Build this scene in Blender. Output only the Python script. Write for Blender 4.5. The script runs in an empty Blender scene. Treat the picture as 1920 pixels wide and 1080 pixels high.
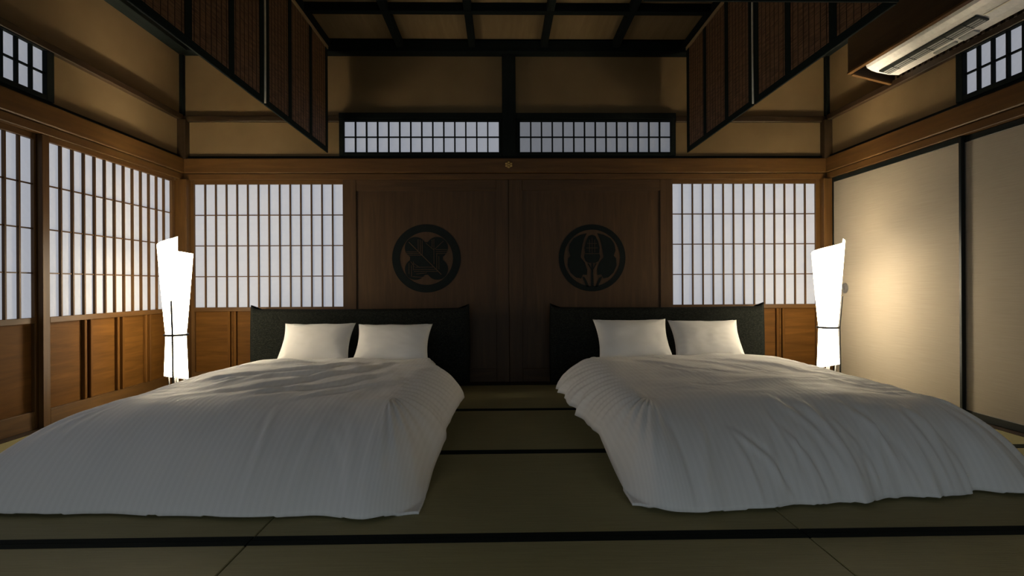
import bpy, bmesh, math, random
import numpy as np
from mathutils import Matrix, Vector
random.seed(7)
S = bpy.context.scene
COL = S.collection
PI = math.pi

# ------------------------------------------------------------------ camera
CAM_F, YAW, ROLL, PPY = 1013.0, .0192, -.0052, 534.8
cam_d = bpy.data.cameras.new('camera')
cam = bpy.data.objects.new('camera', cam_d)
COL.objects.link(cam)
cam_d.sensor_width = 36.0
cam_d.lens = CAM_F / 1920 * 36
cam_d.shift_y = (PPY - 540) / 1920
cam_d.clip_start = .05
F = Vector((math.sin(YAW), math.cos(YAW), 0))
R0 = Vector((math.cos(YAW), -math.sin(YAW), 0))
U0 = Vector((0, 0, 1))
Rv = R0 * math.cos(ROLL) + U0 * math.sin(ROLL)
Uv = U0 * math.cos(ROLL) - R0 * math.sin(ROLL)
cam.matrix_world = Matrix(((Rv.x, Uv.x, -F.x, -.068), (Rv.y, Uv.y, -F.y, -4.84),
                           (Rv.z, Uv.z, -F.z, .8675), (0, 0, 0, 1)))
S.camera = cam

# ------------------------------------------------------------------ light settings
world = bpy.data.worlds.new('world')
S.world = world
world.use_nodes = True
world.node_tree.nodes['Background'].inputs[0].default_value = (.35, .45, .62, 1)
world.node_tree.nodes['Background'].inputs[1].default_value = .25
S.view_settings.view_transform = 'Standard'
S.view_settings.look = 'None'
S.view_settings.exposure = 0.15
S.view_settings.gamma = 1.0
PAPER_GLOW = .34      # dusk daylight seen through the shoji paper
REAR_FILL = 2.3       # fill light from the unseen shoji added behind the camera
LAMP_SHADE = 14.5      # paper lamp shade radiance
LAMP_BULB = 170.0      # watts of the bulb inside each lamp

HW = 2.88             # half width of the room at the head rail
YR = -8.0             # rear wall

# ------------------------------------------------------------------ materials
MATS = {}
def new_mat(name):
    m = bpy.data.materials.new(name); m.use_nodes = True
    MATS[name] = m
    nt = m.node_tree
    return m, nt, nt.nodes['Principled BSDF']
def setc(sock, c): sock.default_value = (c[0], c[1], c[2], 1)
def spec(b, v):
    b.inputs['Specular IOR Level'].default_value = v
def ramp(nt, stops):
    r = nt.nodes.new('ShaderNodeValToRGB')
    e = r.color_ramp.elements
    while len(e) < len(stops): e.new(.5)
    for k, (p, c) in enumerate(stops):
        e[k].position = p; e[k].color = (c[0], c[1], c[2], 1)
    return r
def mapped(nt, scale, coord='Object', rnd=0):
    tc = nt.nodes.new('ShaderNodeTexCoord'); mp = nt.nodes.new('ShaderNodeMapping')
    mp.inputs['Scale'].default_value = scale
    nt.links.new(tc.outputs[coord], mp.inputs[0])
    if rnd:
        oi = nt.nodes.new('ShaderNodeObjectInfo'); ml = nt.nodes.new('ShaderNodeMath'); ml.operation = 'MULTIPLY'
        ml.inputs[1].default_value = rnd
        nt.links.new(oi.outputs['Random'], ml.inputs[0]); nt.links.new(ml.outputs[0], mp.inputs['Location'])
    return mp
def bump(nt, b, h, strength, dist=.002):
    bp = nt.nodes.new('ShaderNodeBump'); bp.inputs['Strength'].default_value = strength
    bp.inputs['Distance'].default_value = dist
    nt.links.new(h, bp.inputs['Height']); nt.links.new(bp.outputs[0], b.inputs['Normal'])
def noise(nt, mp, scale, detail=5, rough=.6, dist=0):
    n = nt.nodes.new('ShaderNodeTexNoise'); n.inputs['Scale'].default_value = scale
    n.inputs['Detail'].default_value = detail; n.inputs['Roughness'].default_value = rough
    n.inputs['Distortion'].default_value = dist
    nt.links.new(mp.outputs[0], n.inputs['Vector'])
    return n
def wood(name, dark, light, axis, rough=.5, sp=.22):
    m, nt, b = new_mat(name)
    sc = {'x': (1.2, 16, 16), 'y': (16, 1.2, 16), 'z': (16, 16, 1.2)}[axis]
    mp = mapped(nt, sc, rnd=7)
    n = noise(nt, mp, 1.6, 6, .62, .6)
    r = ramp(nt, [(.30, dark), (.55, [.5 * (a + c) for a, c in zip(dark, light)]), (.75, light)])
    nt.links.new(n.outputs['Fac'], r.inputs[0]); nt.links.new(r.outputs[0], b.inputs['Base Color'])
    b.inputs['Roughness'].default_value = rough; spec(b, sp)
    bump(nt, b, n.outputs['Fac'], .12)
    return m
def plain(name, c, rough=.6, sp=.3, metal=0):
    m, nt, b = new_mat(name)
    mp = mapped(nt, (1, 1, 1)); n = noise(nt, mp, 40, 3)
    r = ramp(nt, [(.3, [v * .9 for v in c]), (.7, [min(1, v * 1.08) for v in c])])
    nt.links.new(n.outputs['Fac'], r.inputs[0]); nt.links.new(r.outputs[0], b.inputs['Base Color'])
    b.inputs['Roughness'].default_value = rough; spec(b, sp); b.inputs['Metallic'].default_value = metal
    return m
W1, W2 = (.058, .0265, .0068), (.104, .050, .0132)
for a in 'xyz':
    wood('wood_' + a, W1, W2, a)
    wood('door_wood_' + a, (.038, .0185, .006), (.072, .036, .012), a, .55, .25)
    wood('dark_wood_' + a, (.022, .012, .005), (.042, .023, .010), a, .5, .3)
    wood('black_wood_' + a, (.0035, .0055, .005), (.007, .010, .009), a, .75, .08)
    wood('koshi_' + a, (.064, .0255, .0045), (.118, .050, .0092), a, .6, .08)
plain('crest_black', (.003, .006, .006), .7, .15)
plain('lacquer_black', (.003, .006, .005), .4, .35)
plain('iron_black', (.006, .006, .007), .4, .4)
plain('cloth_band', (.006, .011, .009), .8, .1)
plain('cord', (.80, .74, .60), .7, .2)
plain('bamboo_pole', (.30, .21, .11), .5, .3)
plain('plastic_white', (.72, .70, .66), .4, .4)
plain('plastic_grey', (.30, .30, .29), .5, .3)
plain('vent_dark', (.02, .028, .027), .45, .3)
plain('gold', (.40, .25, .08), .4, .5, .8)
plain('pull_metal', (.20, .19, .18), .4, .5, .6)
def m_plaster():
    m, nt, b = new_mat('plaster')
    mp = mapped(nt, (1, 1, 1)); n = noise(nt, mp, 60, 6); n2 = noise(nt, mp, 2.0, 3)
    r = ramp(nt, [(.3, (.165, .112, .055)), (.7, (.20, .137, .068))])
    nt.links.new(n2.outputs['Fac'], r.inputs[0]); nt.links.new(r.outputs[0], b.inputs['Base Color'])
    b.inputs['Roughness'].default_value = .95; spec(b, .1); bump(nt, b, n.outputs['Fac'], .25)
m_plaster()
def m_paper(name, glow, tint=(.88, .93, 1.06)):
    m, nt, b = new_mat(name)
    mp = mapped(nt, (1, 1, 1)); n = noise(nt, mp, 25, 5)
    r = ramp(nt, [(.3, (.19, .187, .182)), (.7, (.22, .217, .212))])
    nt.links.new(n.outputs['Fac'], r.inputs[0]); nt.links.new(r.outputs[0], b.inputs['Base Color'])
    b.inputs['Roughness'].default_value = .9; spec(b, .1)
    setc(b.inputs['Emission Color'], tint); b.inputs['Emission Strength'].default_value = glow
m_paper('shoji_paper', PAPER_GLOW); m_paper('transom_paper', PAPER_GLOW * .8); m_paper('transom_paper_dim', PAPER_GLOW * .38); m_paper('rear_fill_paper', REAR_FILL, (.82, .95, 1.02))
def m_fusuma():
    m, nt, b = new_mat('fusuma_paper')
    mp = mapped(nt, (3, 1.5, 90)); n = noise(nt, mp, 2.5, 5, .7)
    r = ramp(nt, [(.3, (.26, .222, .176)), (.7, (.31, .267, .212))])
    nt.links.new(n.outputs['Fac'], r.inputs[0]); nt.links.new(r.outputs[0], b.inputs['Base Color'])
    b.inputs['Roughness'].default_value = .75; spec(b, .12); bump(nt, b, n.outputs['Fac'], .1)
m_fusuma()
def m_tatami():
    m, nt, b = new_mat('tatami')
    mp = mapped(nt, (1, 1, 1), rnd=11)
    w = nt.nodes.new('ShaderNodeTexWave'); w.bands_direction = 'Y'; w.inputs['Scale'].default_value = 45
    w.inputs['Distortion'].default_value = .6; nt.links.new(mp.outputs[0], w.inputs['Vector'])
    mp2 = mapped(nt, (2.5, 160, 1), rnd=5); n = noise(nt, mp2, 2, 4)
    r = ramp(nt, [(.25, (.27, .245, .12)), (.75, (.37, .335, .17))])
    mx = nt.nodes.new('ShaderNodeMath'); mx.operation = 'MULTIPLY_ADD'; mx.inputs[1].default_value = .15
    nt.links.new(w.outputs['Fac'], mx.inputs[0]); nt.links.new(n.outputs['Fac'], mx.inputs[2])
    nt.links.new(mx.outputs[0], r.inputs[0]); nt.links.new(r.outputs[0], b.inputs['Base Color'])
    b.inputs['Roughness'].default_value = .6; spec(b, .3); bump(nt, b, w.outputs['Fac'], .3)
m_tatami()
def m_linen(name, stripes):
    m, nt, b = new_mat(name)
    tc = nt.nodes.new('ShaderNodeTexCoord')
    n = nt.nodes.new('ShaderNodeTexNoise'); n.inputs['Scale'].default_value = 9; n.inputs['Detail'].default_value = 6
    nt.links.new(tc.outputs['Object'], n.inputs['Vector'])
    setc(b.inputs['Base Color'], (.80, .785, .765)); spec(b, .15)
    b.inputs['Roughness'].default_value = .75
    if stripes:
        w = nt.nodes.new('ShaderNodeTexWave'); w.bands_direction = 'X'; w.inputs['Scale'].default_value = 11.5
        w.inputs['Distortion'].default_value = 0
        nt.links.new(tc.outputs['UV'], w.inputs['Vector'])
        r = ramp(nt, [(.42, (.86, .85, .835)), (.58, (.885, .875, .86))])
        nt.links.new(w.outputs['Fac'], r.inputs[0]); nt.links.new(r.outputs[0], b.inputs['Base Color'])
        r2 = ramp(nt, [(.42, (.8, .8, .8)), (.58, (.62, .62, .62))])
        nt.links.new(w.outputs['Fac'], r2.inputs[0]); nt.links.new(r2.outputs[0], b.inputs['Roughness'])
        ad = nt.nodes.new('ShaderNodeMath'); ad.operation = 'MULTIPLY_ADD'; ad.inputs[1].default_value = .35
        nt.links.new(w.outputs['Fac'], ad.inputs[0]); nt.links.new(n.outputs['Fac'], ad.inputs[2])
        bump(nt, b, ad.outputs[0], .13, .006)
    else:
        bump(nt, b, n.outputs['Fac'], .3, .006)
m_linen('duvet_linen', True); m_linen('pillow_linen', False)
def m_fabric():
    m, nt, b = new_mat('headboard_fabric')
    mp = mapped(nt, (160, 160, 160)); n = noise(nt, mp, 1, 2)
    mp2 = mapped(nt, (60, 60, 200)); n2 = noise(nt, mp2, 1, 3)
    ad = nt.nodes.new('ShaderNodeMath'); ad.operation = 'ADD'
    nt.links.new(n.outputs['Fac'], ad.inputs[0]); nt.links.new(n2.outputs['Fac'], ad.inputs[1])
    r = ramp(nt, [(.35, (.003, .004, .0035)), (.5, (.009, .0102, .0085)), (.62, (.024, .0245, .020))])
    ml = nt.nodes.new('ShaderNodeMath'); ml.operation = 'MULTIPLY'; ml.inputs[1].default_value = .5
    nt.links.new(ad.outputs[0], ml.inputs[0]); nt.links.new(ml.outputs[0], r.inputs[0])
    nt.links.new(r.outputs[0], b.inputs['Base Color'])
    b.inputs['Roughness'].default_value = .9; spec(b, .1); bump(nt, b, ad.outputs[0], .4)
m_fabric()
def m_bamboo():
    m, nt, b = new_mat('bamboo_reed')
    mp = mapped(nt, (9, 9, 130)); n = noise(nt, mp, 1, 3)
    r = ramp(nt, [(.35, (.075, .038, .018)), (.65, (.21, .112, .053))])
    nt.links.new(n.outputs['Fac'], r.inputs[0]); nt.links.new(r.outputs[0], b.inputs['Base Color'])
    b.inputs['Roughness'].default_value = .6; spec(b, .25)
    w = nt.nodes.new('ShaderNodeTexWave'); w.bands_direction = 'Z'; w.inputs['Scale'].default_value = 55
    mp3 = mapped(nt, (1, 1, 1)); nt.links.new(mp3.outputs[0], w.inputs['Vector'])
    bump(nt, b, w.outputs['Fac'], .5)
m_bamboo()
def m_shade():
    m, nt, b = new_mat('lamp_paper')
    out = nt.nodes['Material Output']
    tr = nt.nodes.new('ShaderNodeBsdfTranslucent'); setc(tr.inputs[0], (.80, .74, .60))
    df = nt.nodes.new('ShaderNodeBsdfDiffuse')
    mp = mapped(nt, (1, 1, 1)); n = noise(nt, mp, 30, 5)
    r = ramp(nt, [(.3, (.82, .80, .74)), (.7, (.88, .86, .80))])
    nt.links.new(n.outputs['Fac'], r.inputs[0]); nt.links.new(r.outputs[0], df.inputs[0])
    mx = nt.nodes.new('ShaderNodeMixShader'); mx.inputs[0].default_value = .04
    nt.links.new(df.outputs[0], mx.inputs[1]); nt.links.new(tr.outputs[0], mx.inputs[2])
    em = nt.nodes.new('ShaderNodeEmission'); setc(em.inputs[0], (1.0, .87, .64)); em.inputs[1].default_value = LAMP_SHADE
    ad = nt.nodes.new('ShaderNodeAddShader')
    nt.links.new(mx.outputs[0], ad.inputs[0]); nt.links.new(em.outputs[0], ad.inputs[1])
    nt.links.new(ad.outputs[0], out.inputs[0])
m_shade()
def m_bulb():
    m, nt, b = new_mat('bulb_glass')
    setc(b.inputs['Emission Color'], (1, .8, .5)); b.inputs['Emission Strength'].default_value = 6
m_bulb()

# ------------------------------------------------------------------ helpers
def link(o, parent=None):
    COL.objects.link(o)
    if parent is not None: o.parent = parent
    return o
def worldloc(o):
    v = Vector(o.location)
    while o.parent is not None:
        o = o.parent; v = v + Vector(o.location)
    return v
def tag(o, label=None, cat=None, group=None, kind=None):
    if label: o['label'] = label
    if cat: o['category'] = cat
    if group: o['group'] = group
    if kind: o['kind'] = kind
    return o
def empty(name, loc, label=None, cat=None, group=None, kind=None):
    o = bpy.data.objects.new(name, None); o.location = loc; o.empty_display_size = .1
    link(o)
    return tag(o, label, cat, group, kind)
def struct(name, loc, label, cat): return empty(name, loc, label, cat, kind='structure')
MESHES = {}
def box_mesh(dx, dy, dz, mat, bev=0.0):
    key = (round(dx, 4), round(dy, 4), round(dz, 4), mat, bev)
    if key in MESHES: return MESHES[key]
    bm = bmesh.new(); bmesh.ops.create_cube(bm, size=1)
    bmesh.ops.scale(bm, vec=(dx, dy, dz), verts=bm.verts)
    if bev: bmesh.ops.bevel(bm, geom=bm.edges[:], offset=min(bev, .45 * min(dx, dy, dz)), segments=1, affect='EDGES')
    me = bpy.data.meshes.new('piece'); bm.to_mesh(me); bm.free()
    me.materials.append(MATS[mat]); MESHES[key] = me
    return me
def box(name, x0, x1, y0, y1, z0, z1, mat, parent=None, bev=0.0):
    x0, x1 = sorted((x0, x1)); y0, y1 = sorted((y0, y1)); z0, z1 = sorted((z0, z1))
    o = bpy.data.objects.new(name, box_mesh(x1 - x0, y1 - y0, z1 - z0, mat, bev))
    c = Vector(((x0 + x1) / 2, (y0 + y1) / 2, (z0 + z1) / 2))
    o.location = c - (worldloc(parent) if parent is not None else Vector())
    return link(o, parent)
def multibox(name, boxes, mat, parent=None):
    bm = bmesh.new()
    for (x0, x1, y0, y1, z0, z1) in boxes:
        r = bmesh.ops.create_cube(bm, size=1)
        bmesh.ops.scale(bm, vec=(abs(x1 - x0), abs(y1 - y0), abs(z1 - z0)), verts=r['verts'])
        bmesh.ops.translate(bm, vec=((x0 + x1) / 2, (y0 + y1) / 2, (z0 + z1) / 2), verts=r['verts'])
    return from_bm(name, bm, mat, parent)
def from_bm(name, bm, mat, parent=None, smooth=False, loc=(0, 0, 0)):
    me = bpy.data.meshes.new(name); bm.to_mesh(me); bm.free()
    me.materials.append(MATS[mat])
    if smooth: me.polygons.foreach_set('use_smooth', [True] * len(me.polygons))
    o = bpy.data.objects.new(name, me)
    if parent is not None and loc == (0, 0, 0): o.location = -worldloc(parent)
    else: o.location = loc
    return link(o, parent)
def local_bm(name, bm, mat, parent, smooth=False):      # mesh given in the parent's own coordinates
    me = bpy.data.meshes.new(name); bm.to_mesh(me); bm.free()
    me.materials.append(MATS[mat])
    if smooth: me.polygons.foreach_set('use_smooth', [True] * len(me.polygons))
    return link(bpy.data.objects.new(name, me), parent)
def grid_mesh(name, V, mat, parent=None, uv=None, closed_u=False):
    nu, nv = V.shape[0], V.shape[1]
    idx = np.arange(nu * nv).reshape(nu, nv)
    a, b, c, d = idx[:-1, :-1], idx[1:, :-1], idx[1:, 1:], idx[:-1, 1:]
    faces = np.stack([a, b, c, d], -1).reshape(-1, 4)
    if closed_u:
        f2 = np.stack([idx[-1, :-1], idx[0, :-1], idx[0, 1:], idx[-1, 1:]], -1)
        faces = np.concatenate([faces, f2])
    me = bpy.data.meshes.new(name)
    me.from_pydata(V.reshape(-1, 3).tolist(), [], faces.tolist())
    me.polygons.foreach_set('use_smooth', [True] * len(me.polygons))
    if uv is not None:
        ul = me.uv_layers.new(name='uv'); flat = uv.reshape(-1, 2)
        li = np.empty(len(me.loops), int); me.loops.foreach_get('vertex_index', li)
        ul.data.foreach_set('uv', flat[li].astype(np.float32).ravel())
    me.materials.append(MATS[mat])
    return link(bpy.data.objects.new(name, me), parent)
def tube_bm(bm, pts, r, seg=8):
    pts = [Vector(p) for p in pts]; rings = []
    for i, p in enumerate(pts):
        t = (pts[min(i + 1, len(pts) - 1)] - pts[max(i - 1, 0)]).normalized()
        up = Vector((0, 0, 1)) if abs(t.z) < .9 else Vector((1, 0, 0))
        a = t.cross(up).normalized(); b = t.cross(a)
        rings.append([bm.verts.new(p + (a * math.cos(2 * PI * k / seg) + b * math.sin(2 * PI * k / seg)) * r) for k in range(seg)])
    for q, w in zip(rings[:-1], rings[1:]):
        for k in range(seg): bm.faces.new((q[k], q[(k + 1) % seg], w[(k + 1) % seg], w[k]))
    bm.faces.new(rings[0][::-1]); bm.faces.new(rings[-1])
    return bm
def lathe_bm(prof, seg=32):
    bm = bmesh.new(); rings = []
    for (r, z) in prof:
        rings.append([bm.verts.new((r * math.cos(2 * PI * k / seg), r * math.sin(2 * PI * k / seg), z)) for k in range(seg)])
    for q, w in zip(rings[:-1], rings[1:]):
        for k in range(seg): bm.faces.new((q[k], q[(k + 1) % seg], w[(k + 1) % seg], w[k]))
    bm.faces.new(rings[0][::-1]); bm.faces.new(rings[-1])
    return bm

# wall frames: u along the wall, n out of the room (0 = face of the head rail), z up
def wbox(wall, name, u0, u1, n0, n1, z0, z1, mat, parent=None, bev=0.0):
    if wall == 'back': return box(name, u0, u1, n0, n1, z0, z1, mat, parent, bev)
    if wall == 'left': return box(name, -HW - n0, -HW - n1, -u0, -u1, z0, z1, mat, parent, bev)
    if wall == 'right': return box(name, HW + n0, HW + n1, -u0, -u1, z0, z1, mat, parent, bev)
    return box(name, u0, u1, YR - n0, YR - n1, z0, z1, mat, parent, bev)
def wpt(wall, u, n, z):
    return {'back': (u, n, z), 'left': (-HW - n, -u, z), 'right': (HW + n, -u, z), 'rear': (u, YR - n, z)}[wall]
def hx(wall): return 'x' if wall in ('back', 'rear') else 'y'
def wmulti(wall, name, L, mat):
    out = []
    for (u0, u1, n0, n1, z0, z1) in L:
        a, b = wpt(wall, u0, n0, z0), wpt(wall, u1, n1, z1)
        out.append((a[0], b[0], a[1], b[1], z0, z1))
    return multibox(name, out, mat)

Z_CEIL, Z_CORN, Z_NAG, Z_KAM, Z_HEAD = 3.03, 2.93, 2.005, 1.873, 1.815
Z_P0, Z_P1 = .684, 1.778            # paper of the tall shoji
T0, T1 = 2.062, 2.338               # paper of the transoms
counter = {'window': 0, 'door': 0, 'trim': 0}
def nid(k): counter[k] += 1; return '%s_%d' % (k, counter[k])

# ------------------------------------------------------------------ floor with tatami mats
ZF = -.012
floor = tag(box('floor', -3.1, 3.1, .3, YR - .2, -.12, -.062, 'dark_wood_x'), 'tatami mat floor with black cloth borders', 'floor', kind='structure')
rows = [-.117 - .955 * k for k in range(9)]
seams = [-2.86, -.93, .98, 2.86]
for k in range(len(rows) - 1):
    ya, yb = rows[k], max(rows[k + 1], YR)
    if k >= 7: yb = YR + .02
    for j in range(3):
        xa, xb = seams[j] + .002, seams[j + 1] - .002
        m = box('tatami_mat', xa, xb, ya - .001, yb + .001, -.06, 0, 'tatami', floor, .003)
        for y0 in (ya - .001, yb + .033):
            box('border_strip', xa, xb, y0, y0 - .032, -.02, .0012, 'cloth_band', m)
tag(box('trim_sill_back', -3.0, 3.0, .14, -.117, -.06, .001, 'dark_wood_x'), 'dark wooden threshold sill along the back wall', 'sill', kind='structure').name = nid('trim')
for w, s in (('left', 'shoji'), ('right', 'sliding panels')):
    tag(wbox(w, 'sill', .117, 8, -.02, .14, -.06, .001, 'dark_wood_y'), 'dark wooden threshold sill under the side wall %s' % s, 'sill', kind='structure').name = nid('trim')

# ------------------------------------------------------------------ lattice windows
def lattice(wall, root, u0, u1, z0, z1, cols, nrows, n0, barmat, paper, bw=.011, hb=.008, dep=.018, split=True):
    du, dz = (u1 - u0) / cols, (z1 - z0) / nrows
    for i in range(1, cols):
        u = u0 + du * i
        wbox(wall, 'lattice_bar', u - bw / 2, u + bw / 2, n0, n0 + dep, z0, z1, barmat + '_z', root)
    for j in range(1, nrows):
        z = z0 + dz * j
        wbox(wall, 'lattice_crossbar', u0, u1, n0 + .006, n0 + dep, z - hb / 2, z + hb / 2, barmat + '_' + hx(wall), root)
    if split:
        for i in range(cols):
            for j in range(nrows):
                wbox(wall, 'paper_pane', u0 + du * i, u0 + du * (i + 1), n0 + dep, n0 + dep + .003, z0 + dz * j, z0 + dz * (j + 1), paper, root)
    else:
        wbox(wall, 'paper_sheet', u0, u1, n0 + dep, n0 + dep + .003, z0, z1, paper, root)
def shoji(wall, u0, u1, cols, n0, su0, su1, label, paper='shoji_paper', split=True, batt=None):
    """paper from u0 to u1; stiles reach out to su0 / su1"""
    h = hx(wall)
    root = struct(nid('window'), wpt(wall, (su0 + su1) / 2, n0, 0), label, 'window')
    t = .032
    wbox(wall, 'stile', su0, u0, n0, n0 + t, .001, Z_HEAD, 'wood_z', root, .002)
    wbox(wall, 'stile', u1, su1, n0, n0 + t, .001, Z_HEAD, 'wood_z', root, .002)
    wbox(wall, 'top_rail', u0, u1, n0, n0 + t, Z_P1, Z_HEAD, 'wood_' + h, root, .002)
    wbox(wall, 'middle_rail', u0, u1, n0, n0 + t, .648, Z_P0, 'wood_' + h, root, .002)
    wbox(wall, 'bottom_rail', u0, u1, n0, n0 + t, .001, .11, 'wood_' + h, root, .002)
    k = 4; pw = (u1 - u0) / k
    for i in range(k):
        wbox(wall, 'lower_panel', u0 + pw * i + .001, u0 + pw * (i + 1) - .001, n0 + .022, n0 + .03, .11, .648, 'koshi_' + h, root)
    for i in range(1, k):
        for s in (-.027, .027):
            u = u0 + pw * i + s
            wbox(wall, 'batten', u - .011, u + .011, n0 - .002, n0 + .0215, .11, .648, 'koshi_z', root, .003)
    lattice(wall, root, u0, u1, Z_P0, Z_P1, cols, 4, n0 + .004, 'wood', paper, split=split)
    return root
shoji('back', -2.797, -1.482, 14, .012, -2.838, -1.45, 'tall paper shoji between the wooden crest doors and the corner beside the notched-rim lamp')
shoji('back', 1.477, 2.788, 14, .012, 1.445, 2.83, 'tall paper shoji between the wooden crest doors and the corner beside the white sliding panels')
shoji('left', .148, 1.405, 13, .012, .11, 1.458, 'tall paper shoji on the side wall behind the notched-rim lamp')
shoji('left', 1.475, 2.79, 14, .048, 1.43, 2.84, 'tall paper shoji on the side wall set one track back')
shoji('left', 2.86, 4.20, 14, .012, 2.82, 4.24, 'tall paper shoji on the side wall continued out of view', split=False)  # side row carried on out of view for its light in the room
shoji('left', 4.26, 5.60, 14, .048, 4.22, 5.64, 'tall paper shoji on the side wall continued out of view', split=False)
shoji('left', 5.66, 7.00, 14, .012, 5.62, 7.04, 'tall paper shoji on the side wall continued out of view', split=False)
for k in range(4):  # unseen glowing shoji, added to light the fronts of the beds
    a = -2.80 + 1.41 * k
    shoji('rear', a, a + 1.33, 14, .012, a - .03, a + 1.36, 'unseen paper shoji added opposite the beds as fill light', 'rear_fill_paper', False)

def transom(wall, u0, u1, cols, f0, f1, label, zf0=2.03, zf1=2.36, split=True, paper='transom_paper'):
    h = hx(wall)
    root = struct(nid('window'), wpt(wall, (u0 + u1) / 2, 0, zf0), label, 'window')
    n0, n1 = .002, .05
    wbox(wall, 'stile', f0, u0, n0, n1, zf0, zf1, 'black_wood_z', root, .002)
    wbox(wall, 'stile', u1, f1, n0, n1, zf0, zf1, 'black_wood_z', root, .002)
    wbox(wall, 'rail', u0, u1, n0, n1, T1, zf1, 'black_wood_' + h, root, .002)
    wbox(wall, 'rail', u0, u1, n0, n1, zf0, T0, 'black_wood_' + h, root, .002)
    lattice(wall, root, u0, u1, T0, T1, cols, 2, .010, 'black_wood', paper, .012, .010, .022, split)
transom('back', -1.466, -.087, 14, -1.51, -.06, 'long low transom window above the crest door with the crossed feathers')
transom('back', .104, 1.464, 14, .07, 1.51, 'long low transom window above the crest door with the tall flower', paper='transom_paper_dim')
transom('left', 1.432, 2.797, 14, 1.376, 2.85, 'transom window on the side wall above the tall shoji')
transom('right', 1.446, 2.811, 14, 1.392, 2.86, 'transom window on the side wall above the white sliding panels')

# ------------------------------------------------------------------ plaster walls
NP = .035
tag(wmulti('back', 'wall_back', [(-3.0, -1.505, NP, .14, 1.80, 3.1), (1.505, 3.0, NP, .14, 1.80, 3.1),
    (-1.505, 1.505, NP, .14, 2.36, 3.1), (-1.505, 1.505, .055, .14, 1.80, 2.36), (-3.0, 3.0, .06, .14, -.06, 1.80)], 'plaster'),
    'earthen ochre plaster wall above the crest doors', 'wall', kind='structure')
for w, f0, f1 in (('left', 1.376, 2.85), ('right', 1.392, 2.86)):
    tag(wmulti(w, 'wall_' + w, [(-.035, f0, NP, .16, 1.80, 3.1), (f1, 8.1, NP, .16, 1.80, 3.1), (f0, f1, NP, .16, 2.36, 3.1),
        (f0, f1, .055, .16, 1.80, 2.36), (-.06, 8.1, .10, .16, -.06, 1.80)], 'plaster'), 'earthen ochre plaster side wall on the %s' %
        ('shoji side' if w == 'left' else 'sliding panel side'), 'wall', kind='structure')
tag(wmulti('rear', 'wall_rear', [(-3.1, 3.1, NP, .16, 1.80, 3.1), (-3.1, 3.1, .06, .16, -.06, 1.8)], 'plaster'), 'earthen plaster wall opposite the beds', 'wall', kind='structure')

# ------------------------------------------------------------------ rails, posts, cornices
def trim(o, label, cat): o.name = nid('trim'); return tag(o, label, cat, kind='structure')
for w, ua, ub in (('back', -HW, HW), ('left', 0, 8.0), ('right', 0, 8.0), ('rear', -HW, HW)):
    h = hx(w)
    side = {'back': 'back wall', 'left': 'shoji side wall', 'right': 'sliding panel side wall', 'rear': 'rear wall'}[w]
    n = trim(wbox(w, 't', ua, ub, -.012, .05, Z_KAM, Z_NAG, 'wood_' + h, None, .006), 'wide brown head rail along the ' + side, 'rail')
    if w == 'back': NAG = n
    trim(wbox(w, 't', ua, ub, .0, .05, Z_HEAD, Z_KAM - .004, 'wood_' + h, None, .003), 'grooved lintel below the head rail on the ' + side, 'lintel')
    trim(wbox(w, 't', ua, ub, .012, .05, Z_NAG, 2.028, 'black_wood_' + h), 'thin black strip above the head rail on the ' + side, 'strip')
    trim(wbox(w, 't', ua, ub, -.075, .05, Z_CORN, Z_CEIL, 'black_wood_' + h, None, .004), 'black cornice under the ceiling on the ' + side, 'cornice')
    if w != 'back':
        trim(wbox(w, 't', ua, ub, -.004, .05, 2.345, 2.392, 'dark_wood_' + h, None, .004), 'brown picture rail halfway up the plaster on the ' + side, 'rail')
trim(wbox('back', 't', -HW, -1.51, .0, .05, 2.334, 2.386, 'dark_wood_x', None, .004), 'short brown picture rail on the back wall by the shoji corner', 'rail')
trim(wbox('back', 't', 1.51, HW, .0, .05, 2.334, 2.386, 'dark_wood_x', None, .004), 'short brown picture rail on the back wall by the sliding panel corner', 'rail')
trim(wbox('back', 't', -1.51, 1.51, -.008, .05, 2.36, 2.411, 'black_wood_x', None, .004), 'black rail above the two transom windows', 'rail')
trim(wbox('back', 't', -.056, .066, -.014, .05, 2.028, Z_CORN, 'black_wood_z', None, .005), 'black centre post between the two transom windows', 'post')
for sx, nm in ((-1, 'shoji corner'), (1, 'sliding panel corner')):
    trim(box('t', sx * (HW - .055), sx * (HW + .06), -.055, .06, 0.001, Z_HEAD, 'wood_z', None, .005), 'brown corner post at the ' + nm, 'post')
    trim(box('t', sx * (HW - .035), sx * (HW + .05), -.035, .05, 2.0, 2.345, 'dark_wood_z', None, .004), 'dark upper corner post at the ' + nm, 'post')
    trim(box('t', sx * (HW + .0), sx * (HW + .05), -.0, .05, 2.392, Z_CORN, 'black_wood_z', None, .003), 'thin black corner strip below the cornice at the ' + nm, 'strip')
# small gilt nail cover on the head rail
bm = bmesh.new()
for k in range(6):
    a = 2 * PI * k / 6 + PI / 6
    r = bmesh.ops.create_uvsphere(bm, u_segments=10, v_segments=6, radius=.014)
    bmesh.ops.scale(bm, vec=(1, .45, 1), verts=r['verts'])
    bmesh.ops.translate(bm, vec=(.002 + .022 * math.cos(a), -.014, 1.947 + .020 * math.sin(a)), verts=r['verts'])
r = bmesh.ops.create_uvsphere(bm, u_segments=12, v_segments=8, radius=.013); bmesh.ops.translate(bm, vec=(.002, -.014, 1.947), verts=r['verts'])
from_bm('nail_cover', bm, 'gold', NAG, True)['label'] = 'small gilt flower-shaped nail cover'

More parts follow.
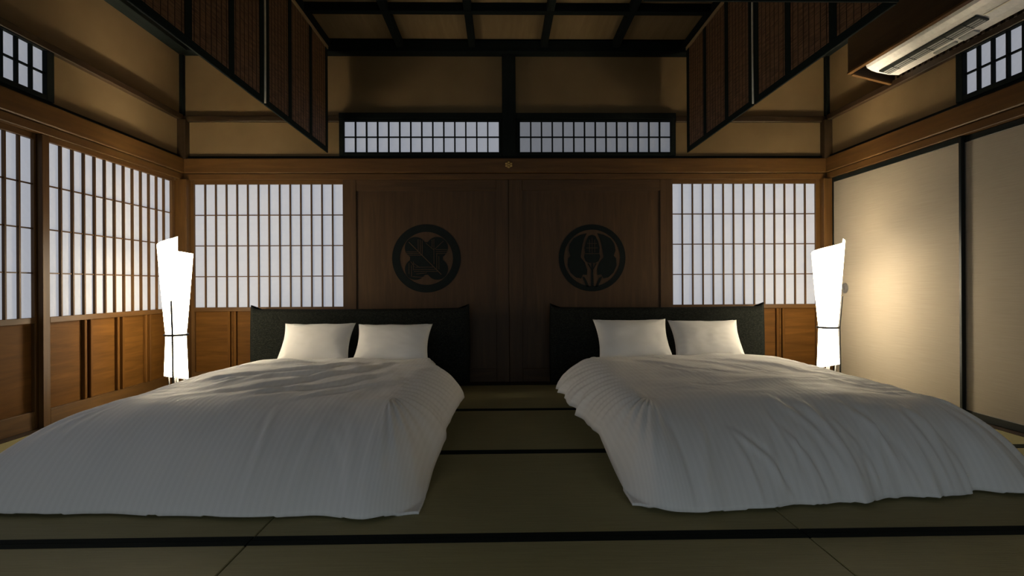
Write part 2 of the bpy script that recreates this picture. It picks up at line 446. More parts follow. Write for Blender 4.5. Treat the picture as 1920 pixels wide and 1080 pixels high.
# ------------------------------------------------------------------ coffered ceiling
ceil = tag(box('ceiling', -3.1, 3.1, .2, YR - .2, 3.06, 3.14, 'black_wood_x'), 'coffered wooden ceiling with black beams', 'ceiling', kind='structure')
CB = .635
ys = [-.075 - .02] + [-.68 - CB * k for k in range(12)]
xs = [CB * (k - 4.5) for k in range(10)]
wood('ceil_panel', (.16, .112, .055), (.21, .15, .078), 'y', .6, .2)
for i in range(9):
    for j in range(len(ys) - 1):
        box('ceiling_panel', xs[i], xs[i + 1], ys[j], ys[j + 1], Z_CEIL, 3.06, 'ceil_panel', ceil)
for x in xs: box('coffer_beam', x - .03, x + .03, -.06, YR, 2.965, 3.028, 'black_wood_y', ceil, .004)
for y in ys[1:]: box('coffer_crossbeam', -HW, HW, y - .03, y + .03, 2.962, 3.029, 'black_wood_x', ceil, .004)

# ------------------------------------------------------------------ wooden doors with crests
PX = .304 / 64
def poly_prism(bm, pts, y0, y1):
    a = [bm.verts.new((x, y0, z)) for x, z in pts]; b = [bm.verts.new((x, y1, z)) for x, z in pts]
    bm.faces.new(a); bm.faces.new(b[::-1]); n = len(a)
    for k in range(n): bm.faces.new((a[k], b[k], b[(k + 1) % n], a[(k + 1) % n]))
def ring(bm, cx, cz, r0, r1, y0, y1, seg=72):
    V = [[bm.verts.new((cx + r * math.cos(2 * PI * k / seg), y, cz + r * math.sin(2 * PI * k / seg))) for (r, y) in ((r0, y1), (r0, y0), (r1, y0), (r1, y1))] for k in range(seg)]
    for k in range(seg):
        p, q = V[k], V[(k + 1) % seg]
        for m in range(4): bm.faces.new((p[m], q[m], q[(m + 1) % 4], p[(m + 1) % 4]))
def strokes(bm, segs, y0, y1, w):
    for (x0, z0, x1, z1) in segs:
        d = Vector((x1 - x0, z1 - z0)).normalized() * w / 2
        poly_prism(bm, [(x0 - d.y, z0 + d.x), (x1 - d.y, z1 + d.x), (x1 + d.y, z1 - d.x), (x0 + d.y, z0 - d.x)], y0, y1)
def crest_door(x0, x1, a, b, n0, label):
    root = struct(nid('door'), ((x0 + x1) / 2, n0, 0), label, 'door')
    t = .034
    wbox('back', 'stile', x0, a, n0, n0 + t, .001, Z_HEAD, 'door_wood_z', root, .003)
    wbox('back', 'stile', b, x1, n0, n0 + t, .001, Z_HEAD, 'door_wood_z', root, .003)
    wbox('back', 'top_rail', a, b, n0, n0 + t, 1.715, Z_HEAD, 'door_wood_x', root, .003)
    wbox('back', 'bottom_rail', a, b, n0, n0 + t, .001, .12, 'door_wood_x', root, .003)
    wbox('back', 'panel', a, b, n0 + .014, n0 + .028, .12, 1.715, 'door_wood_z', root)
    return root
d1 = crest_door(-1.482, -.001, -1.363, -.115, .006, 'dark wooden sliding door with a round crest of crossed feathers')
d2 = crest_door(.001, 1.477, .119, 1.364, -.002, 'dark wooden sliding door with a round crest of a tall flower and leaves')
# crest of crossed feathers
cx, cz, yp = -.741, 1.112, .006 + .014
bm = bmesh.new(); ring(bm, cx, cz, 50 * PX, 64.5 * PX, yp - .004, yp - .0002)
from_bm('crest_ring', bm, 'crest_black', d1)['label'] = 'black crest ring'
pts = []
for k in range(144):
    th = 2 * PI * k / 144; dl = (th % (PI / 2)) - PI / 4
    c, rho = 28.7, 20.2
    q = rho ** 2 - (c * math.sin(dl)) ** 2
    r = c * math.cos(dl) + math.sqrt(max(q, 0))
    r = max(r, 31 if abs(dl) > .66 else 0)
    pts.append((cx + r * PX * math.cos(th), cz + r * PX * math.sin(th)))
bm = bmesh.new(); poly_prism(bm, pts, yp - .004, yp - .0002)
from_bm('crest_feathers', bm, 'crest_black', d1)['label'] = 'black crossed feather emblem'
def zc(L): return [(cx + (a - 597) / 6 * PX, cz - (b - 565) / 6 * PX, cx + (c - 597) / 6 * PX, cz - (d - 565) / 6 * PX) for a, b, c, d in L]
bm = bmesh.new()
strokes(bm, zc([(398, 378, 765, 748)]), yp - .006, yp - .0042, .007)
strokes(bm, zc([(505, 348, 505, 478), (528, 352, 528, 500), (550, 360, 550, 522), (372, 490, 503, 490), (366, 508, 522, 508), (375, 528, 545, 528),
    (662, 352, 662, 440), (682, 345, 682, 630), (792, 368, 690, 462), (702, 466, 830, 466), (702, 488, 832, 488), (706, 510, 820, 510),
    (590, 390, 682, 470), (714, 512, 714, 690), (738, 540, 738, 690), (470, 664, 684, 664), (455, 690, 704, 690), (455, 712, 720, 712),
    (450, 600, 450, 700), (450, 620, 520, 668), (428, 640, 428, 770), (400, 620, 400, 740), (440, 770, 560, 780), (420, 600, 460, 660), (480, 740, 600, 730)]), yp - .0055, yp - .0042, .0042)
from_bm('crest_lines', bm, 'door_wood_z', d1)['label'] = 'thin wood-coloured feather lines of the crest'
# crest of a tall flower
cx, cz, yp = .748, 1.110, -.002 + .014
bm = bmesh.new(); ring(bm, cx, cz, 53.5 * PX, 63.5 * PX, yp - .004, yp - .0002)
from_bm('crest_ring', bm, 'crest_black', d2)['label'] = 'black crest ring'
def z2(L): return [(cx + (a - 605) / 6 * PX, cz - (b - 553) / 6 * PX) for a, b in L]
wing = [(545, 272), (470, 290), (395, 330), (350, 395), (338, 470), (358, 530), (330, 560), (326, 640), (360, 720), (420, 775), (478, 788),
        (500, 742), (545, 748), (548, 685), (522, 605), (474, 545), (484, 480), (498, 400), (518, 330)]
bm = bmesh.new(); poly_prism(bm, z2(wing), yp - .004, yp - .0002)
poly_prism(bm, z2([(1210 - a, b) for a, b in wing][::-1]), yp - .004, yp - .0002)
from_bm('crest_leaves', bm, 'crest_black', d2)['label'] = 'black broad leaves of the crest'
bm = bmesh.new()
poly_prism(bm, z2([(605, 288), (565, 305), (535, 365), (518, 440), (524, 495), (512, 540), (530, 588), (565, 610), (645, 610), (680, 588), (698, 540), (686, 495), (692, 440), (675, 365), (645, 305)]), yp - .004, yp - .0002)
poly_prism(bm, z2([(596, 612), (590, 880), (622, 880), (614, 612)]), yp - .004, yp - .0002)
poly_prism(bm, z2([(552, 618), (596, 692), (596, 676), (568, 616)]), yp - .004, yp - .0002)
poly_prism(bm, z2([(658, 618), (614, 692), (614, 676), (642, 616)]), yp - .004, yp - .0002)
poly_prism(bm, z2([(490, 765), (540, 880), (570, 885), (540, 810), (520, 775)]), yp - .004, yp - .0002)
poly_prism(bm, z2([(720, 765), (690, 775), (670, 810), (640, 885), (670, 880)]), yp - .004, yp - .0002)
from_bm('crest_flower', bm, 'crest_black', d2)['label'] = 'black bud and stem of the crest'
bm = bmesh.new()
L = [(605, 320, 605, 500), (575, 345, 575, 490), (635, 345, 635, 490), (540, 440, 670, 440), (525, 505, 690, 505), (550, 390, 660, 390)]
strokes(bm, [z2([(a, b)])[0] + z2([(c, d)])[0] for a, b, c, d in L], yp - .0055, yp - .0042, .0035)
from_bm('crest_lines', bm, 'door_wood_z', d2)['label'] = 'thin wood-coloured lines on the bud'

# ------------------------------------------------------------------ sliding panels on the right
def fusuma(u0, u1, n0, label, pull):
    root = struct(nid('door'), wpt('right', (u0 + u1) / 2, n0, 0), label, 'door')
    t = .024
    wbox('right', 'stile', u0, u0 + .02, n0, n0 + t, .003, 1.812, 'lacquer_black', root, .002)
    wbox('right', 'stile', u1 - .02, u1, n0, n0 + t, .003, 1.812, 'lacquer_black', root, .002)
    wbox('right', 'top_rail', u0 + .02, u1 - .02, n0, n0 + t, 1.772, 1.812, 'lacquer_black', root, .002)
    wbox('right', 'bottom_rail', u0 + .02, u1 - .02, n0, n0 + t, .003, .05, 'lacquer_black', root, .002)
    wbox('right', 'panel', u0 + .02, u1 - .02, n0 + .004, n0 + .02, .05, 1.772, 'fusuma_paper', root)
    if pull:
        bm = lathe_bm([(.0, .0), (.042, .0), (.046, .003), (.044, .006), (.036, .004), (.034, .001), (.022, .001), (.018, .004), (.0, .004)], 28)
        bmesh.ops.rotate(bm, verts=bm.verts, matrix=Matrix.Rotation(-PI / 2, 3, 'Y'), cent=(0, 0, 0))
        p = wpt('right', pull, n0 + .0038, .828); bmesh.ops.translate(bm, vec=p, verts=bm.verts)
        from_bm('pull', bm, 'pull_metal', root, True)['label'] = 'round dark metal finger pull'
fusuma(.062, 1.419, .012, 'cream sliding panel with black frame and a round finger pull behind the curled lamp', .235)
fusuma(1.392, 2.79, .040, 'plain cream sliding panel with black frame farther from the corner', None)
fusuma(2.80, 4.16, .012, 'cream sliding panel with black frame nearer the rear wall', None)
fusuma(4.17, 5.53, .040, 'cream sliding panel with black frame nearer the rear wall', None)
fusuma(5.54, 6.90, .012, 'cream sliding panel with black frame nearer the rear wall', None)

# ------------------------------------------------------------------ hanging reed blinds
ZB0, ZB1 = 2.03, 2.962
def blind(name, axis, c, a0, a1, bands, cords, facing, label):
    """hanging reed blind; plane axis = c, running from a0 to a1; facing = side of the cord"""
    def bb(nm, a, b, n0, n1, z0, z1, mat, parent, bev=0):
        if axis == 'x': return box(nm, c + n0, c + n1, a, b, z0, z1, mat, parent, bev)
        return box(nm, a, b, c + n0, c + n1, z0, z1, mat, parent, bev)
    root = empty(name, (c, (a0 + a1) / 2, ZB0) if axis == 'x' else ((a0 + a1) / 2, c, ZB0), label, 'blind', 'reed blinds hanging from the ceiling')
    A = sorted([a0, a1])
    w = .011
    bb('head_rail', A[0], A[1], -.012, .012, ZB1 - .03, ZB1, 'bamboo_pole', root, .002)
    bb('bottom_border', A[0], A[1], -.006, .006, ZB0, ZB0 + .045, 'cloth_band', root, .002)
    edges = sorted(bands)
    lo = A[0]
    segs = [A[0]] + [e for e in edges if A[0] + .05 < e < A[1] - .05] + [A[1]]
    for p, q in zip(segs[:-1], segs[1:]):
        bb('reed_panel', p, q, -.003, .003, ZB0 + .045, ZB1 - .03, 'bamboo_reed', root)
        # vertical binding threads of the reed weave
        k = int((q - p) / .05)
        for m in range(1, k):
            a = p + (q - p) * m / k
            bb('binding_thread', a - .002, a + .002, -.0045, .0045, ZB0 + .045, ZB1 - .03, 'dark_wood_z', root)
    for e in edges:
        e0 = min(max(e, A[0] + .03), A[1] - .03)
        bb('cloth_strip', e0 - .03, e0 + .03, -.006, .006, ZB0 + .045, ZB1 - .03, 'cloth_band', root)
    for e in cords:
        bm = bmesh.new()
        p0 = (c + facing * .008, e, ZB0 + .01) if axis == 'x' else (e, c + facing * .012, ZB0 + .01)
        pts = [(p0[0], p0[1] + .004 * math.sin(3 * t), p0[2] + (ZB1 - .05 - ZB0) * t) for t in np.linspace(0, 1, 9)]
        tube_bm(bm, pts, .006, 8)
        from_bm('pull_cord', bm, 'cord', root, True)['label'] = 'pale pull cord'
for sx, nm in ((-1, 'shoji side'), (1, 'sliding panel side')):
    blind('reed_blind', 'x', sx * 1.58, -.10, -1.350, [-.10, -.52, -.94, -1.350], [], -sx, 'reed blind hanging edge-on near the crest doors, on the ' + nm)
    blind('reed_blind', 'x', sx * 1.58, -1.368, -2.62, [-1.368, -1.78, -2.2, -2.62], [-1.359], -sx, 'reed blind hanging edge-on over the foot of a bed, on the ' + nm)
blind('reed_blind', 'y', -2.635, -1.58, -.52, [-1.58, -1.05, -.52], [], 1, 'short reed blind hanging parallel to the crest doors, on the shoji side')
blind('reed_blind', 'y', -2.635, .52, 1.58, [.52, 1.05, 1.58], [], 1, 'short reed blind hanging parallel to the crest doors, on the sliding panel side')

# ------------------------------------------------------------------ air conditioner in its wooden housing
hb = empty('air_conditioner_housing', (2.75, -1.6, 2.37), 'open dark wooden box around the air conditioner on the side wall', 'housing')
XA, XB, Y0, Y1 = 2.55, 2.90, -.815, -2.42
def zpl(x): return 2.456 - .245 * (x - 2.55)          # sloping underside
def slab(name, x0, x1, y0, y1, o0, o1, mat, parent):
    """piece lying along the sloping underside, from o0 to o1 below it"""
    bm = bmesh.new()
    P = [(x0, zpl(x0) - o0), (x1, zpl(x1) - o0), (x1, zpl(x1) - o1), (x0, zpl(x0) - o1)]
    A = [bm.verts.new((x, y0, z)) for x, z in P]; B = [bm.verts.new((x, y1, z)) for x, z in P]
    bm.faces.new(A); bm.faces.new(B[::-1])
    for k in range(4): bm.faces.new((A[k], B[k], B[(k + 1) % 4], A[(k + 1) % 4]))
    bmesh.ops.recalc_face_normals(bm, faces=bm.faces[:])
    return from_bm(name, bm, mat, parent)
box('front_board', XA, XA + .02, Y0, Y1, 2.462, 2.86, 'dark_wood_y', hb, .002)
for y in (Y0, Y1 + .02):
    bm = bmesh.new()
    P = [(XA + .021, zpl(XA + .021)), (XB, zpl(XB)), (XB, 2.86), (XA + .021, 2.86)]
    A = [bm.verts.new((x, y, z)) for x, z in P]; B = [bm.verts.new((x, y - .02, z)) for x, z in P]
    bm.faces.new(A); bm.faces.new(B[::-1])
    for k in range(4): bm.faces.new((A[k], B[k], B[(k + 1) % 4], A[(k + 1) % 4]))
    bmesh.ops.recalc_face_normals(bm, faces=bm.faces[:])
    from_bm('end_board', bm, 'dark_wood_x', hb)
box('top_board', XA, XB, Y0, Y1, 2.861, 2.88, 'dark_wood_y', hb, .002)
box('bottom_lip', XA - .004, XA + .028, Y0 + .004, Y1 - .004, 2.445, 2.4615, 'wood_y', hb, .002)
slab('bottom_lip', XA + .028, XB - .03, Y0 + .004, Y0 - .024, .0005, .014, 'wood_x', hb)
y = Y0 - .05
while y > Y1 + .06:
    box('slat', XB - .028, XB - .010, y, y - .022, 2.385, 2.50, 'dark_wood_z', hb, .002); y -= .052
ac = empty('air_conditioner', (2.74, -1.5, 2.39), 'white wall-mounted air conditioner with a dark outlet slot', 'air conditioner')
ya, yb = -.905, -2.10
prof = [(2.862, 2.400), (2.79, 2.402), (2.70, 2.419), (2.66, 2.432), (2.627, 2.452), (2.612, 2.485), (2.608, 2.54), (2.608, 2.70), (2.62, 2.72), (2.862, 2.72)]
def extrude_prof(prof, ya, yb):
    bm = bmesh.new()
    A = [bm.verts.new((x, ya, z)) for x, z in prof]; B = [bm.verts.new((x, yb, z)) for x, z in prof]
    bm.faces.new(A); bm.faces.new(B[::-1]); n = len(A)
    for k in range(n): bm.faces.new((A[k], B[k], B[(k + 1) % n], A[(k + 1) % n]))
    bmesh.ops.recalc_face_normals(bm, faces=bm.faces[:])
    ends = [e for e in bm.edges if abs(e.verts[0].co.y - e.verts[1].co.y) < 1e-6]
    bmesh.ops.bevel(bm, geom=ends, offset=.012, segments=3, affect='EDGES')
    return bm
from_bm('casing', extrude_prof(prof, ya, yb), 'plastic_white', ac, False)
slot = slab('outlet_slot', 2.690, 2.768, -.955, -1.76, .002, .0105, 'vent_dark', ac)
slab('outlet_slot_gap', 2.690, 2.712, -.955, -1.76, .0105, .0115, 'lacquer_black', slot)
for q in range(3):
    slab('louver', 2.716 + .017 * q, 2.725 + .017 * q, -.965, -1.75, .0108, .0135, 'plastic_grey', slot)
for q in range(5):
    slab('vane', 2.693, 2.765, -1.06 - .15 * q, -1.066 - .15 * q, .0138, .0155, 'vent_dark', slot)
slab('seam_strip', 2.712, 2.718, -1.78, yb + .02, .004, .0085, 'cord', ac)
slab('label_plate', 2.812, 2.832, -1.30, -1.47, -.012, .0005, 'plastic_grey', ac)
slab('sticker', 2.80, 2.84, -1.51, -1.62, -.012, .001, 'plastic_grey', ac)

# ------------------------------------------------------------------ paper floor lamps
def lamp(loc, rot, label, za=1.0, zb=0.0, rs=1.0):
    def mz(z): return za * z + zb          # height of this lamp's parts above the mat
    root = empty('floor_lamp', loc, label, 'lamp', 'paper floor lamps')
    root.rotation_euler.z = rot
    zs = np.linspace(0, 1, 40)
    nth = 96
    th = np.linspace(0, 2 * PI + .55, nth)           # rolled sheet, overlapping past one turn
    V = np.zeros((nth, len(zs), 3))
    for i, t in enumerate(th):
        f = t / (2 * PI + .55)
        top = 1.253 - .125 * min(1, f / .55) ** .8 + (.02 * max(0, (f - .8) / .2))
        bot = .13 + .05 * (.5 + .5 * math.sin(t + .6))
        for j, s in enumerate(zs):
            z = bot + (top - bot) * s
            if z > .49: r = .072 + (.128 - .072) * ((z - .49) / .75) ** .9
            else: r = .072 + .012 * ((.49 - z) / .34)
            r = (r - .008 * f) * rs
            a = -PI / 2 + .03 - t + .06
            V[i, j] = (r * math.cos(a), r * math.sin(a), mz(z))
    sh = grid_mesh('shade', V, 'lamp_paper', root)
    bm = bmesh.new()
    tube_bm(bm, [(.078 * rs * math.cos(2 * PI * k / 40), .078 * rs * math.sin(2 * PI * k / 40), mz(.49)) for k in range(41)], .0085, 8)
    local_bm('ring', bm, 'iron_black', root, True)
    bm = bmesh.new(); tube_bm(bm, [(-.02, -.083, .02), (-.025 * rs, -.080 * rs, mz(.49)), (-.032 * rs, -.099 * rs, mz(.76))], .0065, 8)
    local_bm('rod', bm, 'iron_black', root, True)
    bm = lathe_bm([(.0, 0), (.115, 0), (.118, .006), (.115, .016), (.03, .024), (.012, .03), (.012, .70), (.0, .70)], 36)
    local_bm('base', bm, 'iron_black', root, True)
    bm = bmesh.new()
    for k in range(3):
        a = 2 * PI * k / 3 + .5
        tube_bm(bm, [(.05 * math.cos(a), .05 * math.sin(a), .018), (.055 * math.cos(a), .055 * math.sin(a), mz(.18))], .005, 6)
    local_bm('leg_struts', bm, 'iron_black', root, True)
    bm = bmesh.new(); bmesh.ops.create_uvsphere(bm, u_segments=16, v_segments=10, radius=.03)
    bmesh.ops.scale(bm, vec=(1, 1, 1.3), verts=bm.verts)
    bmesh.ops.translate(bm, vec=(0, 0, mz(.742)), verts=bm.verts)
    local_bm('bulb', bm, 'bulb_glass', root, True)
    ld = bpy.data.lights.new('bulb_light', 'POINT'); ld.energy = LAMP_BULB; ld.color = (1, .84, .60); ld.shadow_soft_size = .05
    lo = bpy.data.objects.new('bulb_light', ld); lo.location = (0, 0, mz(.80)); link(lo, root)
lamp((-2.462, -.82, .002), .54, 'lit paper floor lamp with a notched rim by the shoji corner', .936, .056, .96)
lamp((2.458, -.70, .002), 1.45, 'lit paper floor lamp with a slanted rim by the sliding panels', .90, .086, .935)

# ------------------------------------------------------------------ beds
def fbm(x, y, seed, octaves=4):
    rs = np.random.RandomState(seed); v = np.zeros_like(x); amp = 1.0; fr = 1.0
    for o in range(octaves):
        for k in range(3):
            a, p = rs.uniform(0, 2 * PI), rs.uniform(0, 2 * PI)
            v += amp * np.sin(fr * (x * math.cos(a) + y * math.sin(a)) * 2 * PI + p + 1.3 * np.sin(fr * 2 * (y * math.cos(a) - x * math.sin(a)) + p)) / 3
        amp *= .5; fr *= 1.9
    return v
def sstep(a, b, x):
    t = np.clip((x - a) / (b - a), 0, 1); return t * t * (3 - 2 * t)
def crease(X, Y, pts, wid, amp):
    d = np.full(X.shape, 9.0); tt = np.zeros(X.shape); n = len(pts) - 1
    for k in range(n):
        ax, ay = pts[k]; bx, by = pts[k + 1]
        L2 = (bx - ax) ** 2 + (by - ay) ** 2
        t = np.clip(((X - ax) * (bx - ax) + (Y - ay) * (by - ay)) / L2, 0, 1)
        dd = np.hypot(X - ax - t * (bx - ax), Y - ay - t * (by - ay))
        sgn = np.sign((bx - ax) * (Y - ay) - (by - ay) * (X - ax)); sgn[sgn == 0] = 1
        m = dd < np.abs(d); d[m] = (dd * sgn)[m]; tt[m] = ((k + t) / n)[m]
    env = np.sin(PI * np.clip(tt, .02, .98)) ** .6
    x = d / wid
    return amp * env * (np.exp(-x * x) - .7 * np.exp(-((x - 1.3) / .8) ** 2))
BC = 1.285
def duvet(side, P, label):
    nu, nv = 210, 230
    ai, ao, af = P['ai'], P['ao'], P['af']
    si, so, yb, yf = P['si'], P['so'], P['yb'], P['yf']
    a = np.linspace(-1, 1, nu)[:, None] * np.ones((1, nv)); b = np.linspace(0, 1, nv)[None, :] * np.ones((nu, 1))
    Li, Lo, Lf = .42, .50, .62
    Stot_i, Stot_o = -si + Li, so + Lo
    sc = np.where(a < 0, a * Stot_i, a * Stot_o)
    Tlen = (yb - yf); tc = b * (Tlen + Lf)
    ds_i = np.clip(-(sc - si), 0, None) / Li; ds_o = np.clip(sc - so, 0, None) / Lo
    dt = np.clip(tc - Tlen, 0, None) / Lf
    dss = ds_i + ds_o
    m = (dss ** 6 + dt ** 6) ** (1 / 6); sq = np.where(sc < 0, P['sqi'], P['sq']); e = (dss ** sq + dt ** sq) ** (1 / sq) + 1e-9
    ex, ey = dss / e, dt / e
    grow = .25 + .75 * sstep(P['g0'], P['g1'], -(yb - tc))      # inner skirt narrower by the pillows
    Y = yb - np.minimum(tc, Tlen) - af * m * ey
    Y = Y + P['skew'] * np.clip(sc, si, so) * m * ey
    wi = ai * grow * (1 - P['taper'] * sstep(1.15, 2.4, -Y))
    s_core = np.clip(sc, si, so)
    shift = P['outer_in'] * sstep(1.0, 2.3, -Y)
    s = np.where(sc < 0, s_core - wi * m * ex, s_core * (1 - shift * .35) + ao * (1 + P['og'] * sstep(1.1, 2.2, -Y)) * m * ex)
    # heights
    tot = ex + ey + 1e-9
    zend_i, zend_o, zend_f = P['zi'], P['zo'], .012
    inner = (sc < 0)
    kf = sstep(0, .5, ey / tot); zend = np.where(inner, zend_i, zend_o) * (1 - kf) + zend_f * kf
    zend = np.where(m > 0, zend, 0)
    pe = (np.where(inner, 2.0, 1.9) * ex + 1.75 * ey) / tot
    qe = (np.where(inner, .62, .85) * ex + .80 * ey) / tot
    H = P['h'] + .03 * np.cos(np.clip(sc / .9, -1, 1) * PI / 2) + .012 * sstep(.7, 1.6, -Y)
    fall = np.where(m > 0, np.clip(1 - np.clip(m, 0, 1) ** np.where(m > 0, pe, 2), 0, 1) ** np.where(m > 0, qe, 1), 1)
    Z = np.where(m > 0, zend + (H - zend) * fall, H)
    # back edge tucked round
    tb = np.clip(1 - tc / .09, 0, 1); Z = Z - .055 * tb ** 2; 
    # soft wrinkles on top
    top = np.clip(1 - m * 1.2, 0, 1)
    X0 = s
    Z += top * (.013 * fbm(sc * .9, tc * .9, P['seed'], 3) + .0055 * fbm(sc * 3, tc * 2.2, P['seed'] + 5, 3))
    for c in P['creases']: Z += np.clip(1 - m * .7, 0, 1) * crease(s, Y, *c)
    # hanging folds around the hem: perimeter coordinate
    tcl = np.minimum(tc, Tlen); phi_i = np.where(dt > 0, np.arctan2(dt, ds_i), 0) / (PI / 2); phi_o = np.where(ds_o > 0, np.arctan2(ds_o, dt), 0) / (PI / 2)
    per = np.where(inner, tcl + .5 * phi_i + (s_core - si), Tlen + .5 + (s_core - si) + .5 * phi_o + (Tlen - tcl))
    fold = np.sin(per * 2 * PI / P['wave'] + 1.8 * np.sin(per * 2.1 + P['seed'])) + .6 * np.sin(per * 2 * PI / (P['wave'] * .53) + 2.0 * np.sin(per * 3.3 + 1))
    fold += P['crisp'] * (1 - 2 * np.abs(np.sin(per * PI / .21 + 1.6 * np.sin(per * 2.7 + P['seed']) + 1.1 * m)) ** .8) * np.clip(m, 0, 1)
    mod = .55 + .45 * np.sin(per * 1.7 + P['seed'] * 1.3)
    amp = P['fold'] * np.clip(m, 0, 1) ** 1.6 * mod
    s = s + np.where(inner, -1, 1) * ex * fold * amp
    Y = Y - ey * fold * amp * 1.0
    Z = Z + (fold * amp * .45) * (1 - np.clip(m, 0, 1)) + P['hemz'] * ex * np.clip(m, 0, 1) ** 3 * np.sin(per * 5.2 + P['seed'])
    Z += P['puff'] * np.sin(PI * np.clip(m, 0, 1)) * (.6 + .4 * np.sin(per * 4 + 1))
    # ripples across the side hem and short creases rising from the front hem
    mw = np.sin(PI * np.clip(m, 0, 1)) ** .7
    Z += P['rip'] * ex * mw * np.sin(per * 2 * PI / .088 + 1.7 * np.sin(per * 4.1) + 2.2 * m + P['seed'])
    rs = np.random.RandomState(P['seed'] * 7 + 1)
    for k in range(P['nfront']):
        s0 = rs.uniform(si, so); me_ = rs.uniform(.15, .6); dx = rs.uniform(-.16, .16)
        c = crease(s_core + 0 * m, m * .6, [(s0, .62), (s0 + .4 * dx, .6 * (.5 + me_ / 2)), (s0 + dx, .6 * me_)], rs.uniform(.014, .028), P['famp'] * rs.uniform(.007, .014)) * (dt > 0) * ey
        Y -= c * .8; Z += c * .6
    for k in range(P['ntop']):
        s0, y0 = rs.uniform(si, so), rs.uniform(yb - .15, yf); an = P['ang'] + rs.uniform(-.5, .5); L = rs.uniform(.15, .4)
        pts = [(s0 + L * t * math.cos(an) + .03 * math.sin(3 * t + k), y0 + L * t * math.sin(an)) for t in (-.5, 0, .5)]
        Z += np.clip(1 - m * .7, 0, 1) * crease(s, Y, pts, rs.uniform(.014, .03), rs.uniform(.004, .009))
    Z = np.maximum(Z, .012 + .006 * (fold > 0) * m)
    Xw = side * (BC + s)
    V = np.stack([Xw, Y, Z], -1)
    if side > 0: V = V[::-1]; sc2 = sc[::-1]; tc2 = tc[::-1]
    else: sc2, tc2 = sc, tc
    uv = np.stack([sc2, tc2], -1)
    org = np.array([side * BC, -1.5, 0.0])
    o = grid_mesh('duvet', V - org, 'duvet_linen', None, uv)
    o.location = org
    # outward normals
    me = o.data
    if sum(p.normal.z for p in me.polygons) < 0: me.flip_normals()
    md = o.modifiers.new('thick', 'SOLIDIFY'); md.thickness = .010; md.offset = -1
    tag(o, label, 'duvet')
    return o
PL = dict(si=-.66, so=.56, ai=.30, ao=.46, af=.62, yb=-.70, yf=-2.18, g0=.75, g1=1.15, outer_in=.08, og=.22, sq=3.2, sqi=3.6, skew=.06, taper=.13, rip=.006, nfront=4, famp=.5, zi=.12, zo=.03, h=.30, seed=3, ntop=16, ang=2.4, wave=.62,
          fold=.014, crisp=.25, hemz=.02, puff=.012, creases=[
    ([(.55, -1.75), (.2, -1.45), (-.05, -1.30), (-.2, -1.05)], .035, .016),
    ([(.42, -2.0), (.15, -1.62), (-.1, -1.5), (-.35, -1.38)], .05, .018),
    ([(.3, -2.15), (-.05, -1.8), (-.3, -1.45), (-.42, -1.0)], .045, .018),
    ([(.05, -2.2), (-.3, -1.85), (-.5, -1.5)], .04, .014),
    ([(-.2, -2.25), (-.45, -1.95), (-.62, -1.8)], .03, .012),
    ([(.6, -1.2), (.35, -1.05), (.1, -.95)], .05, .012)])
PR = dict(si=-.64, so=.62, ai=.33, ao=.42, af=.54, yb=-.70, yf=-2.22, g0=.72, g1=1.0, outer_in=.0, og=.05, sq=2.6, sqi=2.8, skew=.12, taper=.27, rip=.007, nfront=26, famp=1.0, zi=.14, zo=.03, h=.305, seed=11, ntop=14, ang=-1.0, wave=.36,
          fold=.022, crisp=.9, hemz=.015, puff=.02, creases=[
    ([(-.45, -.95), (-.25, -1.35), (-.05, -1.75)], .03, .014),
    ([(-.1, -1.0), (.15, -1.3), (.3, -1.75)], .035, .013),
    ([(.2, -1.0), (.45, -1.4), (.62, -1.9)], .03, .015),
    ([(-.2, -2.05), (.2, -1.98), (.62, -1.85)], .045, .014)])
duvet(-1, PL, 'white striped duvet spread on the bed beside the notched-rim lamp')
duvet(1, PR, 'white striped duvet spread on the bed beside the slanted-rim lamp')

def headboard_mesh(root, side):
    w, hgt, t = 1.87, .675, .11
    nu, nv = 90, 36
    V = []
    u = np.linspace(0, 1, nu)
    # closed loop cross section: front, top, back; swept along x
    prof = []
    for k in range(16): prof.append((-t / 2, .02 + (hgt - .05) * k / 15, 0))
    for k in range(1, 8): a = PI * k / 8; prof.append((-t / 2 * math.cos(a), hgt - .03 + .03 * math.sin(a), 1))
    for k in range(16): prof.append((t / 2, .02 + (hgt - .05) * (15 - k) / 15, 0))
    P = np.array(prof)
    G = np.zeros((nu, len(P), 3))
    for i in range(nu):
        x = (u[i] - .5) * w
        e = abs(u[i] - .5) * 2
        edge = max(0, (e - .955) / .045)
        thick = math.sqrt(max(0, 1 - edge ** 2 * .96))
        for j, (y, z, f) in enumerate(prof):
            ear = .034 * max(0, (e - .93) / .07) ** 2 * (z / hgt) ** 6
            side_in = .012 * math.sin(PI * z / hgt) * (1 if e > .9 else 0) * (e - .9) * 10
            G[i, j] = (x - math.copysign(side_in, x) * -.6, y * thick, z + ear - .006 * math.sin(PI * u[i]) * f)
    o = grid_mesh('headboard', G, 'headboard_fabric', root, closed_u=False)
    o.location = (0, -.155, 0)
    o['label'] = 'dark charcoal padded fabric headboard'
    bm = bmesh.new(); bm.from_mesh(o.data)
    be = [e for e in bm.edges if e.is_boundary]
    bmesh.ops.holes_fill(bm, edges=be); bmesh.ops.recalc_face_normals(bm, faces=bm.faces[:]); bm.to_mesh(o.data); bm.free()
for side, nm in ((-1, 'beside the notched-rim lamp'), (1, 'beside the slanted-rim lamp')):
    root = empty('bed', (side * BC, 0, 0), 'low double bed with a dark padded headboard ' + nm, 'bed', 'the two double beds')
    headboard_mesh(root, side)
    c = side * BC
    box('base', c - .66, c + .66, -.225, -2.16, .002, .13, 'headboard_fabric', root, .02)
    box('mattress', c - .655, c + .655, -.225, -2.16, .131, .235, 'pillow_linen', root, .03)

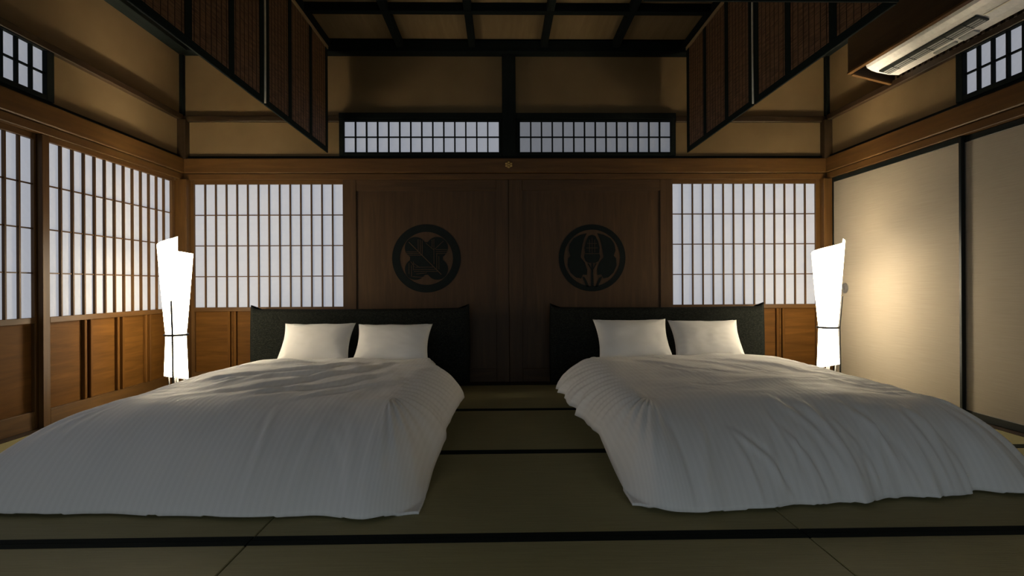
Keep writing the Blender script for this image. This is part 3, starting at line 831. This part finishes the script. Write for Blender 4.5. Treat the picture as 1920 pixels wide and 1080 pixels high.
def pillow(loc, rz, lean, w, h, t, seed, label):
    n = 44
    a = np.linspace(-1, 1, n)
    U, Vv = np.meshgrid(a, a, indexing='ij')
    pin = .085
    X = w / 2 * U * (1 - pin * (1 - Vv ** 2) * np.abs(U) ** 2)
    Z = h / 2 * Vv * (1 - pin * 1.3 * (1 - U ** 2) * np.abs(Vv) ** 2)
    th = t / 2 * ((1 - np.abs(U) ** 2.6).clip(0) * (1 - np.abs(Vv) ** 2.6).clip(0)) ** .55
    wr = .004 * fbm(U * 1.2, Vv * 1.2, seed, 3) * (1 - U ** 2) ** .3
    rad = .006 * np.sin(9 * np.arctan2(Vv - np.sign(Vv), U - np.sign(U)) + seed) * np.exp(-((np.abs(U) - 1) ** 2 + (np.abs(Vv) - 1) ** 2) / .12)
    front = np.stack([X, -(th + (wr + rad) * (th > .004)), Z], -1)
    back = np.stack([X, th, Z], -1)
    vs = np.concatenate([front.reshape(-1, 3), back.reshape(-1, 3)])
    idx = np.arange(n * n).reshape(n, n); off = n * n
    f = np.stack([idx[:-1, :-1], idx[1:, :-1], idx[1:, 1:], idx[:-1, 1:]], -1).reshape(-1, 4)
    fb = f[:, ::-1] + off
    me = bpy.data.meshes.new('pillow'); me.from_pydata(vs.tolist(), [], np.concatenate([f, fb]).tolist())
    bm = bmesh.new(); bm.from_mesh(me); bmesh.ops.remove_doubles(bm, verts=bm.verts, dist=.0004)
    bmesh.ops.recalc_face_normals(bm, faces=bm.faces[:]); bm.to_mesh(me); bm.free()
    me.polygons.foreach_set('use_smooth', [True] * len(me.polygons)); me.materials.append(MATS['pillow_linen'])
    o = bpy.data.objects.new('pillow', me)
    o.rotation_euler = (-lean, 0, rz); o.location = loc
    link(o); tag(o, label, 'pillow', 'white pillows propped on the headboards')
pillow((-1.572, -.435, .406), .02, .66, .58, .39, .17, 1, 'white pillow beside the notched-rim lamp, farther from the aisle between the beds')
pillow((-.955, -.435, .400), -.02, .66, .62, .38, .17, 2, 'white pillow on the bed beside the notched-rim lamp, next to the aisle between the beds')
pillow((1.005, -.445, .412), .04, .62, .62, .41, .18, 5, 'white pillow on the bed beside the slanted-rim lamp, next to the aisle between the beds')
pillow((1.615, -.435, .406), -.03, .64, .58, .40, .17, 8, 'white pillow beside the slanted-rim lamp, farther from the aisle between the beds')
